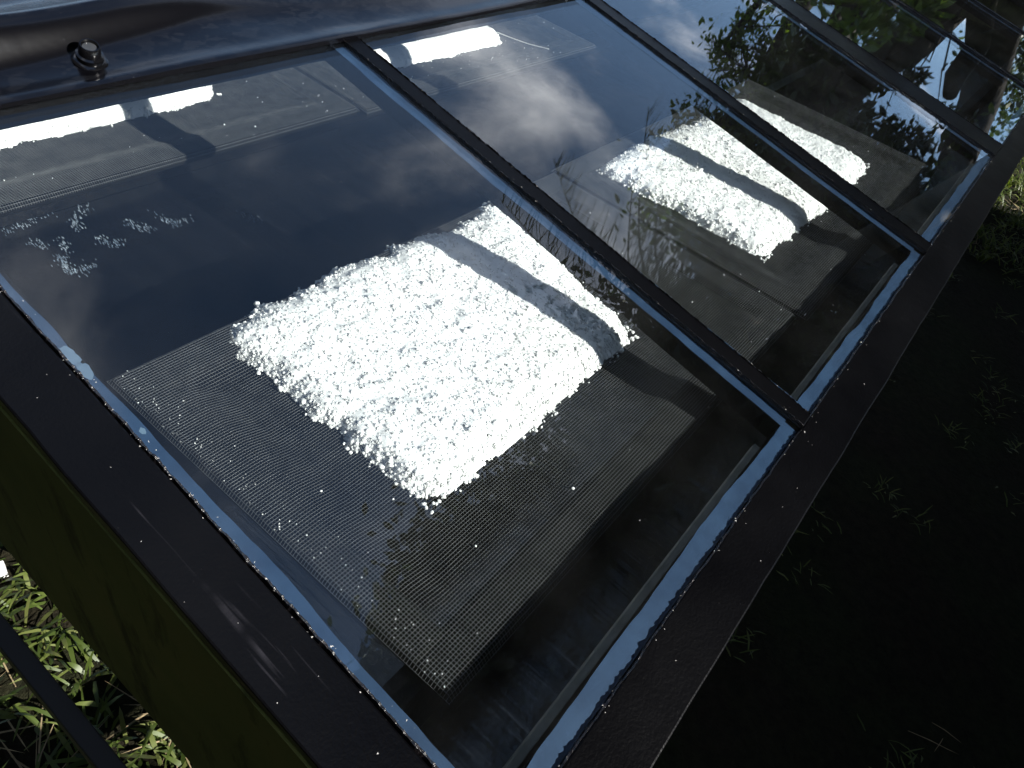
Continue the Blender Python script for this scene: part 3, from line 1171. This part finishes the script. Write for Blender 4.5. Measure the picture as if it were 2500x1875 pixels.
# ---------------------------------------------------------------- trees
def leaf_cloud(clusters, n, size, seed, aspect=0.45, droop=0.3, clump=40, sprd=0.11):
    """folded leaves spread through ellipsoid clusters; clusters = (centre, radii, share)"""
    r = np.random.default_rng(seed)
    sh = np.array([c[2] for c in clusters], float)
    sh /= sh.sum()
    k = r.choice(len(clusters), n, p=sh)
    C = np.array([c[0] for c in clusters])[k]
    Rr = np.array([c[1] for c in clusters])[k]
    # sub clumps
    nsub = max(6, n // clump)
    ks = r.choice(len(clusters), nsub, p=sh)
    d = r.normal(size=(nsub, 3))
    d /= np.linalg.norm(d, axis=1)[:, None]
    sub = np.array([c[0] for c in clusters])[ks] + d * (r.uniform(0.25, 1, nsub) ** 0.45)[:, None] * np.array([c[1] for c in clusters])[ks]
    pick = r.integers(0, nsub, n)
    spread = np.linalg.norm(np.array([c[1] for c in clusters])[ks][pick], axis=1) * sprd
    pos = sub[pick] + r.normal(size=(n, 3)) * spread[:, None]
    ax = r.normal(size=(n, 3))
    ax[:, 2] = ax[:, 2] * 0.5 - droop
    ax /= np.linalg.norm(ax, axis=1)[:, None]
    up = r.normal(size=(n, 3)) + np.array([0, 0, 1.2])
    sd = np.cross(ax, up)
    sd /= np.linalg.norm(sd, axis=1)[:, None] + 1e-9
    nm = np.cross(sd, ax)
    L = size * r.uniform(0.6, 1.3, n)
    W = L * aspect
    V = np.zeros((n, 6, 3))
    V[:, 0] = pos
    V[:, 1] = pos + ax * (L * 0.4)[:, None] + sd * (W * 0.5)[:, None] + nm * (W * 0.12)[:, None]
    V[:, 2] = pos + ax * (L * 0.4)[:, None] - sd * (W * 0.5)[:, None] + nm * (W * 0.12)[:, None]
    V[:, 3] = pos + ax * (L * 0.75)[:, None] + sd * (W * 0.38)[:, None] + nm * (W * 0.05)[:, None]
    V[:, 4] = pos + ax * (L * 0.75)[:, None] - sd * (W * 0.38)[:, None] + nm * (W * 0.05)[:, None]
    V[:, 5] = pos + ax * L[:, None] - np.array([0, 0, 1]) * (L * 0.08)[:, None]
    T = np.array([(0, 1, 2), (1, 3, 4), (1, 4, 2), (3, 5, 4)])
    F = (T[None] + 6 * np.arange(n)[:, None, None]).reshape(-1, 3)
    return V.reshape(-1, 3), F, sub


def twigs(mb, hub, subs, r, every=3, rad=0.012):
    for s in subs[::every]:
        mid = (np.array(hub) * 0.45 + s * 0.55) + r.normal(size=3) * 0.08
        mb.tube([hub, tuple(mid), tuple(s)], [rad, rad * 0.6, rad * 0.25], 4, cap=False)


# forked dark tree whose trunk and crown the far panes mirror
rt = np.random.default_rng(31)
tree = empty('forked_tree', (8.0, 0.7, 0))
tree.location = (0, 0, 0)
tag(tree, 'big dark forked tree mirrored in the farther panes', 'tree')
mb = MB()
mb.tube([(8.2, 0.75, -0.1), (8.0, 0.7, 0.5), (7.6, 0.66, 1.1), (7.25, 0.66, 1.42)], [0.34, 0.30, 0.27, 0.25], 12)
mb.build('trunk', M_BARK, tree, smooth=True)
limbs = [([(7.3, 0.68, 1.38), (6.84, 0.62, 1.60), (6.3, 0.58, 1.82), (5.8, 0.62, 2.05), (5.2, 0.5, 2.7), (4.6, 0.2, 3.5)], [0.20, 0.17, 0.16, 0.15, 0.10, 0.05]),
         ([(7.3, 0.62, 1.42), (6.93, 0.44, 1.54), (6.53, 0.26, 1.64), (6.21, 0.17, 1.75), (6.02, 0.12, 1.83)], [0.13, 0.10, 0.085, 0.075, 0.05]),
         ([(7.5, 0.6, 1.2), (7.3, -0.1, 2.0), (6.8, -0.7, 2.9), (5.6, -0.9, 4.2), (4.2, -0.8, 5.2), (3.2, -0.7, 5.7)], [0.2, 0.16, 0.13, 0.1, 0.06, 0.03]),
         ([(7.6, 0.7, 1.15), (7.7, 1.1, 2.0), (7.4, 1.3, 3.0), (7.0, 1.0, 4.2)], [0.2, 0.16, 0.11, 0.05])]
for pts, rad in limbs:
    mb = MB()
    q = [Vector(p) + Vector(rt.normal(size=3)) * 0.015 for p in pts]
    mb.tube(q, rad, 9)
    mb.build('limb', M_BARK, tree, smooth=True)
cl = [((5.9, 0.25, 3.15), (0.8, 0.6, 0.6), 3), ((6.2, -0.55, 3.0), (0.8, 0.6, 0.75), 3.4), ((5.0, -0.3, 3.7), (0.8, 0.8, 0.6), 3), ((5.2, -1.1, 3.6), (0.8, 0.6, 0.8), 2.6),
      ((4.3, 0.1, 4.5), (0.9, 0.8, 0.6), 3), ((4.2, -0.9, 4.7), (0.9, 0.8, 0.6), 3), ((3.3, -0.5, 5.6), (0.9, 0.9, 0.5), 3), ((3.0, -1.3, 5.4), (0.7, 0.6, 0.6), 2),
      ((6.9, 0.9, 3.9), (0.9, 0.6, 0.7), 2.4), ((6.4, -1.1, 2.3), (0.6, 0.5, 0.8), 1.6), ((5.7, -0.25, 2.6), (0.45, 0.3, 0.3), 1.2), ((2.6, -0.4, 5.9), (0.6, 0.6, 0.4), 1.3),
      ((5.5, -0.6, 2.75), (0.5, 0.45, 0.35), 2.2), ((5.2, 0.1, 3.0), (0.4, 0.35, 0.4), 1.6),
      ((5.6, 0.5, 2.5), (0.5, 0.25, 0.28), 1.6), ((5.9, 0.8, 2.4), (0.5, 0.25, 0.25), 1.4), ((5.4, 0.12, 2.35), (0.5, 0.25, 0.25), 1.4), ((6.2, 1.0, 2.45), (0.4, 0.25, 0.25), 1.0)]
v, f, subs = leaf_cloud(cl, 52000, 0.095, 41, 0.45, clump=18, sprd=0.15)
cr = link('crown', np_mesh('crown', v, f), M_LEAF1, tree)
mb = MB()
for c, rad, _ in cl:
    near = subs[np.linalg.norm(subs - np.array(c), axis=1) < max(rad) * 1.1]
    twigs(mb, c, near, rt, 4)
mb.build('twigs', M_BARK, cr)
# bough over the lawn, mirrored in the panes and thickened to shade the ground
mb = MB()
mb.tube([(6.8, -0.7, 2.9), (5.2, -1.2, 3.0), (3.8, -1.2, 3.1), (2.6, -1.0, 3.2), (1.7, -0.9, 3.15)], [0.13, 0.10, 0.07, 0.045, 0.02], 8)
mb.build('limb', M_BARK, tree, smooth=True)
cl = [((3.9, -1.0, 3.2), (0.7, 0.55, 0.4), 2), ((3.2, -0.6, 3.3), (0.7, 0.5, 0.35), 2), ((2.5, -0.9, 3.25), (0.7, 0.6, 0.35), 2), ((1.9, -0.6, 3.2), (0.5, 0.45, 0.3), 1.4), ((1.5, -1.1, 3.1), (0.5, 0.5, 0.3), 1.2),
      ((2.8, -0.35, 3.5), (0.6, 0.3, 0.3), 1.2), ((3.6, -0.3, 3.6), (0.6, 0.3, 0.35), 1.3),
      ((1.3, -1.0, 2.75), (0.55, 0.6, 0.25), 2.2), ((2.1, -1.2, 2.8), (0.6, 0.65, 0.25), 2.2), ((3.0, -1.2, 2.8), (0.6, 0.65, 0.25), 2.2), ((3.9, -1.1, 2.75), (0.6, 0.65, 0.25), 2), ((1.7, -0.5, 2.9), (0.55, 0.3, 0.2), 1.6), ((1.2, -0.45, 3.0), (0.3, 0.25, 0.2), 1.1), ((1.0, -0.3, 2.85), (0.4, 0.25, 0.18), 1.4), ((1.5, -0.15, 3.0), (0.4, 0.25, 0.18), 1.3)]
v, f, subs = leaf_cloud(cl, 42000, 0.085, 43, 0.5, clump=14, sprd=0.17)
ob_ = link('crown', np_mesh('crown', v, f), M_LEAF1, tree)
# thin bare shoots near the stub
mb = MB()
for i in range(10):
    a = Vector((6.3, 0.3, 1.72)) + Vector(rt.normal(size=3)) * 0.15
    mb.tube([a, a + Vector(rt.normal(size=3)) * 0.12, a + Vector(rt.normal(size=3)) * 0.3], [0.008, 0.006, 0.003], 4)
mb.build('shoots', M_BARK, tree)
v, f, _ = leaf_cloud([((5.95, -0.02, 1.86), (0.16, 0.14, 0.12), 1), ((6.05, 0.38, 1.98), (0.18, 0.1, 0.12), 1), ((5.7, 0.1, 2.05), (0.25, 0.2, 0.12), 1)], 700, 0.055, 45, 0.4)
link('leaf_spray', np_mesh('leaf_spray', v, f), M_LEAF1, tree)['kind'] = 'stuff'

# nearer hanging branch with large bright leaves
br = empty('leafy_branch', (4.9, 0.7, 1.3))
br.location = (0, 0, 0)
tag(br, 'low hanging branch with large bright green leaves, mirrored at upper right', 'branch')
mb = MB()
mb.tube([(7.5, 0.85, 1.35), (6.3, 0.95, 1.5), (5.2, 0.9, 1.52), (4.5, 0.8, 1.46), (3.9, 0.85, 1.40)], [0.05, 0.04, 0.025, 0.015, 0.006], 7)
mb.tube([(4.5, 0.8, 1.46), (4.2, 0.62, 1.42), (3.95, 0.6, 1.36)], [0.012, 0.008, 0.004], 5)
mb.tube([(5.2, 0.9, 1.52), (4.7, 0.58, 1.4), (4.35, 0.55, 1.32)], [0.014, 0.01, 0.004], 5)
mb.build('stem', M_BARK, br, smooth=True)
v, f, _ = leaf_cloud([((3.85, 0.85, 1.43), (0.25, 0.12, 0.09), 1.2), ((3.95, 0.68, 1.40), (0.25, 0.1, 0.10), 1.2), ((4.25, 0.58, 1.33), (0.25, 0.09, 0.08), 1.2), ((4.5, 0.55, 1.28), (0.2, 0.07, 0.07), 0.6), ((4.6, 0.85, 1.47), (0.4, 0.12, 0.08), 1)],
                     620, 0.085, 52, 0.36, 0.55)
link('leaves', np_mesh('leaves', v, f), M_LEAF3, br)

# airy tree against the clouds
tb = empty('airy_tree', (7.0, 1.6, 0))
tb.location = (0, 0, 0)
tag(tb, 'airy small-leaved tree with sky showing through, mirrored beside the cloud', 'tree')
mb = MB()
mb.tube([(7.6, 1.75, -0.1), (7.5, 1.7, 1.0), (7.2, 1.6, 1.9), (6.9, 1.45, 2.6), (6.5, 1.2, 3.3)], [0.14, 0.12, 0.09, 0.06, 0.03], 9)
mb.tube([(7.2, 1.6, 1.9), (6.9, 1.8, 2.4), (6.6, 1.75, 2.9)], [0.06, 0.04, 0.015], 7)
mb.tube([(7.4, 1.66, 1.4), (6.9, 1.25, 2.1), (6.6, 1.0, 2.7), (6.3, 0.8, 3.2)], [0.07, 0.05, 0.035, 0.015], 7)
mb.build('trunk', M_BARK, tb, smooth=True)
cl = [((6.75, 1.75, 2.75), (0.35, 0.22, 0.30), 1), ((6.7, 1.45, 2.95), (0.4, 0.3, 0.35), 1.6), ((6.7, 1.1, 2.85), (0.4, 0.3, 0.3), 1.4), ((6.5, 1.3, 3.4), (0.5, 0.35, 0.35), 1.6),
      ((6.3, 0.85, 3.3), (0.5, 0.4, 0.4), 1.6), ((6.85, 1.55, 2.45), (0.25, 0.25, 0.2), 0.6), ((6.2, 1.1, 3.9), (0.5, 0.4, 0.3), 1)]
v, f, subs = leaf_cloud(cl, 4600, 0.065, 61, 0.45)
cb = link('crown', np_mesh('crown', v, f), M_LEAF2, tb)
mb = MB()
for c, rad, _ in cl:
    near = subs[np.linalg.norm(subs - np.array(c), axis=1) < max(rad) * 1.2]
    twigs(mb, c, near, rt, 2, 0.010)
mb.build('twigs', M_BARK, cb)

# palm
pt = empty('palm_tree', (4.55, -0.25, 0))
pt.location = (0, 0, 0)
tag(pt, 'palm with drooping browning fronds, mirrored across the second pane', 'palm tree')
mb = MB()
mb.tube([(5.0, -0.55, -0.1), (4.9, -0.5, 0.8), (4.7, -0.35, 1.8), (4.5, -0.2, 2.6), (4.4, -0.1, 3.15)], [0.14, 0.12, 0.11, 0.105, 0.12], 12)
mb.build('trunk', M_PALMT, pt, smooth=True)


def frond(end, sag, seed, length=None):
    r = random.Random(seed)
    a = Vector((4.4, -0.1, 3.2))
    e = Vector(end)
    d = e - a
    pts = []
    K = 16
    for i in range(K + 1):
        s = i / K
        p = a + d * s
        p.z += sag * math.sin(math.pi * s ** 0.9)
        pts.append(p)
    mb = MB()
    mb.tube(pts, [0.016 * (1 - 0.85 * i / K) for i in range(K + 1)], 5)
    V, F = [], []
    nl = 46
    for i in range(nl):
        s = min(0.995, 0.12 + 0.88 * (i + r.uniform(-0.6, 0.6)) / nl)
        s = max(0.1, s)
        q = s * K
        i0 = min(int(q), K - 1)
        p = pts[i0].lerp(pts[i0 + 1], q - i0)
        tdir = (pts[i0 + 1] - pts[i0]).normalized()
        for sgn in (-1, 1):
            side = tdir.cross(Vector((0, 0, 1))).normalized() * sgn
            L = (0.34 * math.sin(math.pi * min(1, 0.15 + 0.85 * s)) + 0.12) * r.uniform(0.5, 1.15)
            dirv = (side * r.uniform(0.35, 0.85) + tdir * r.uniform(0.3, 0.8) + Vector((r.gauss(0, 0.12), r.gauss(0, 0.12), -0.7 - 0.7 * r.random()))).normalized()
            w = Vector((tdir.x, tdir.y, tdir.z)) * r.uniform(0.003, 0.006)
            m1 = p + dirv * L * 0.5 + Vector((0, 0, 0.03))
            t1 = p + dirv * L + Vector((0, 0, -0.06))
            o = len(V)
            V += [p - w * 0.6, p + w * 0.6, m1 + w, m1 - w, t1]
            F += [(o, o + 1, o + 2), (o, o + 2, o + 3), (o + 3, o + 2, o + 4)]
    fo = mb.build('frond', M_PALM, pt)
    me = np_mesh('leaflets', np.array([tuple(x) for x in V]), np.array(F))
    link('leaflets', me, M_PALM, fo)


ends = [(3.0, 1.33, 2.95), (3.35, 1.33, 2.75), (3.9, 1.22, 2.4), (4.22, 1.14, 2.25), (2.75, 0.8, 3.2), (2.6, 0.35, 3.1), (2.7, -0.3, 3.0), (3.1, -1.0, 3.0), (3.4, 0.9, 2.5), (3.0, 0.5, 2.6),
        (3.2, 0.0, 2.4), (4.6, 1.2, 2.7), (5.4, 0.9, 3.0), (5.9, -0.2, 3.1), (5.4, -1.2, 2.9), (4.3, -1.6, 2.9), (3.6, -1.3, 2.5), (4.1, 0.6, 4.3), (3.6, -0.4, 4.3), (3.8, 0.8, 2.2)]
for i, e in enumerate(ends):
    frond(e, 0.35 + 0.12 * (i % 3), 200 + i)


def shrub(name, label, clusters, n, size, seed, m, cat, core=None, group=None):
    s = empty(name, (0, 0, 0))
    tag(s, label, cat, group)
    v, f, subs = leaf_cloud(clusters, n, size, seed, 0.5)
    link('foliage', np_mesh('foliage', v, f), m, s)
    mb = MB()
    for c, rad, _ in clusters:
        mb.tube([(c[0] + 0.05, c[1], -0.05), (c[0], c[1] + 0.03, c[2] * 0.6), (c[0] - 0.03, c[1], c[2] + rad[2] * 0.4)], [0.03, 0.022, 0.01], 5)
    mb.build('stems', M_BARK, s)
    return s


shrub('bush', 'dense dark bush beyond the far end of the dryer',
      [((8.4, 0.0, 1.5), (0.5, 0.35, 0.75), 1), ((8.1, -0.55, 1.5), (0.5, 0.4, 0.8), 1), ((8.0, -1.1, 1.4), (0.5, 0.45, 0.9), 1), ((8.6, 0.3, 0.9), (0.5, 0.4, 0.5), 0.6)],
      9000, 0.07, 71, M_LEAF1, 'bush')


def hedge(label, x0, x1, y0, y1, h, seed, group='unseen hedges added on the sunny side for shade'):
    """unseen hedge added for shade: leafy skin over a twiggy dark core"""
    s = empty('hedge', (0, 0, 0))
    tag(s, label, 'hedge', group)
    mb = MB()
    k = 16
    vs, fs = [], []
    for i in range(k + 1):
        x = x0 + 0.06 + (x1 - x0 - 0.12) * i / k
        q = 0.03 * fbm(x * 2, seed, 1)
        vs += [(x, y0 + 0.08 + q, 0), (x, y0 + 0.08 + q, h - 0.07 + q), (x, y1 - 0.08 + q, h - 0.07 - q), (x, y1 - 0.08 + q, 0)]
    for i in range(k):
        for j in range(3):
            o = i * 4 + j
            fs.append((o, o + 1, o + 5, o + 4))
    fs += [(0, 3, 2, 1), tuple(k * 4 + j for j in range(4))]
    mb.add(vs, fs)
    mb.build('core', M_BARK, s)
    cl = []
    r = np.random.default_rng(seed)
    for i in range(int((x1 - x0) * 26)):
        side = r.integers(0, 3)
        x = r.uniform(x0, x1)
        c = (x, y0, r.uniform(0, h)) if side == 0 else ((x, y1, r.uniform(0, h)) if side == 1 else (x, r.uniform(y0, y1), h))
        cl.append((c, (0.14, 0.10, 0.12), 1))
    v, f, _ = leaf_cloud(cl, int((x1 - x0) * 3500), 0.05, seed, 0.5)
    link('foliage', np_mesh('foliage', v, f), M_LEAF2, s)


hedge('unseen long clipped hedge added to shade the ground below the lower rail', 0.28, 3.93, -2.45, -1.95, 1.30, 81)  # out of view, added to shade the lower-side ground
hedge('unseen short clipped hedge added to shade the grass beside the stand', -1.7, 0.24, -2.45, -1.95, 1.30, 83)  # out of view, added to shade the ground left of the stand
hedge('unseen tall dark hedge added to keep sky light off the green side', -1.65, -1.05, -2.4, 4.6, 4.0, 85, None)  # out of view, added to block sky light from the side panel

# unseen tree added as shade; the sun comes in under its crown
tw = empty('shade_tree', (0, 0, 0))
tag(tw, 'unseen wide spreading tree added to darken the lawn', 'tree')
mb = MB()
mb.tube([(5.6, -3.6, -0.1), (5.5, -3.5, 1.6), (5.2, -3.4, 3.2), (4.2, -3.3, 4.3), (2.6, -3.0, 4.6), (1.0, -2.8, 4.5)], [0.26, 0.22, 0.18, 0.13, 0.08, 0.03], 10)
mb.build('trunk', M_BARK, tw, smooth=True)
cl = []
for x in (-0.4, 0.5, 1.4, 2.3, 3.2, 4.1, 5.0):
    for y in (-1.2, -1.9, -2.7, -3.6, -4.6):
        zc = 1.55 + 0.56 * (abs(y) + 0.75)
        cl.append(((x + 0.2 * math.sin(7 * x + y), y, zc + 0.25), (0.55, 0.45, 0.22), 1))
v, f, subs = leaf_cloud(cl, 34000, 0.16, 95, 0.5, clump=14, sprd=0.17)
link('crown', np_mesh('crown', v, f), M_LEAF1, tw)

shrub('shade_shrub', 'unseen tall dark shrub added to darken the lawn',  # out of view, added to block light reaching the lawn sideways
      [((5.5, -1.9, 1.3), (0.5, 0.5, 1.2), 1), ((6.2, -2.4, 1.5), (0.6, 0.6, 1.4), 1.2), ((6.0, -1.4, 1.2), (0.5, 0.5, 1.1), 1), ((6.9, -1.9, 1.6), (0.6, 0.6, 1.5), 1.2)],
      9000, 0.12, 97, M_LEAF1, 'shrub')
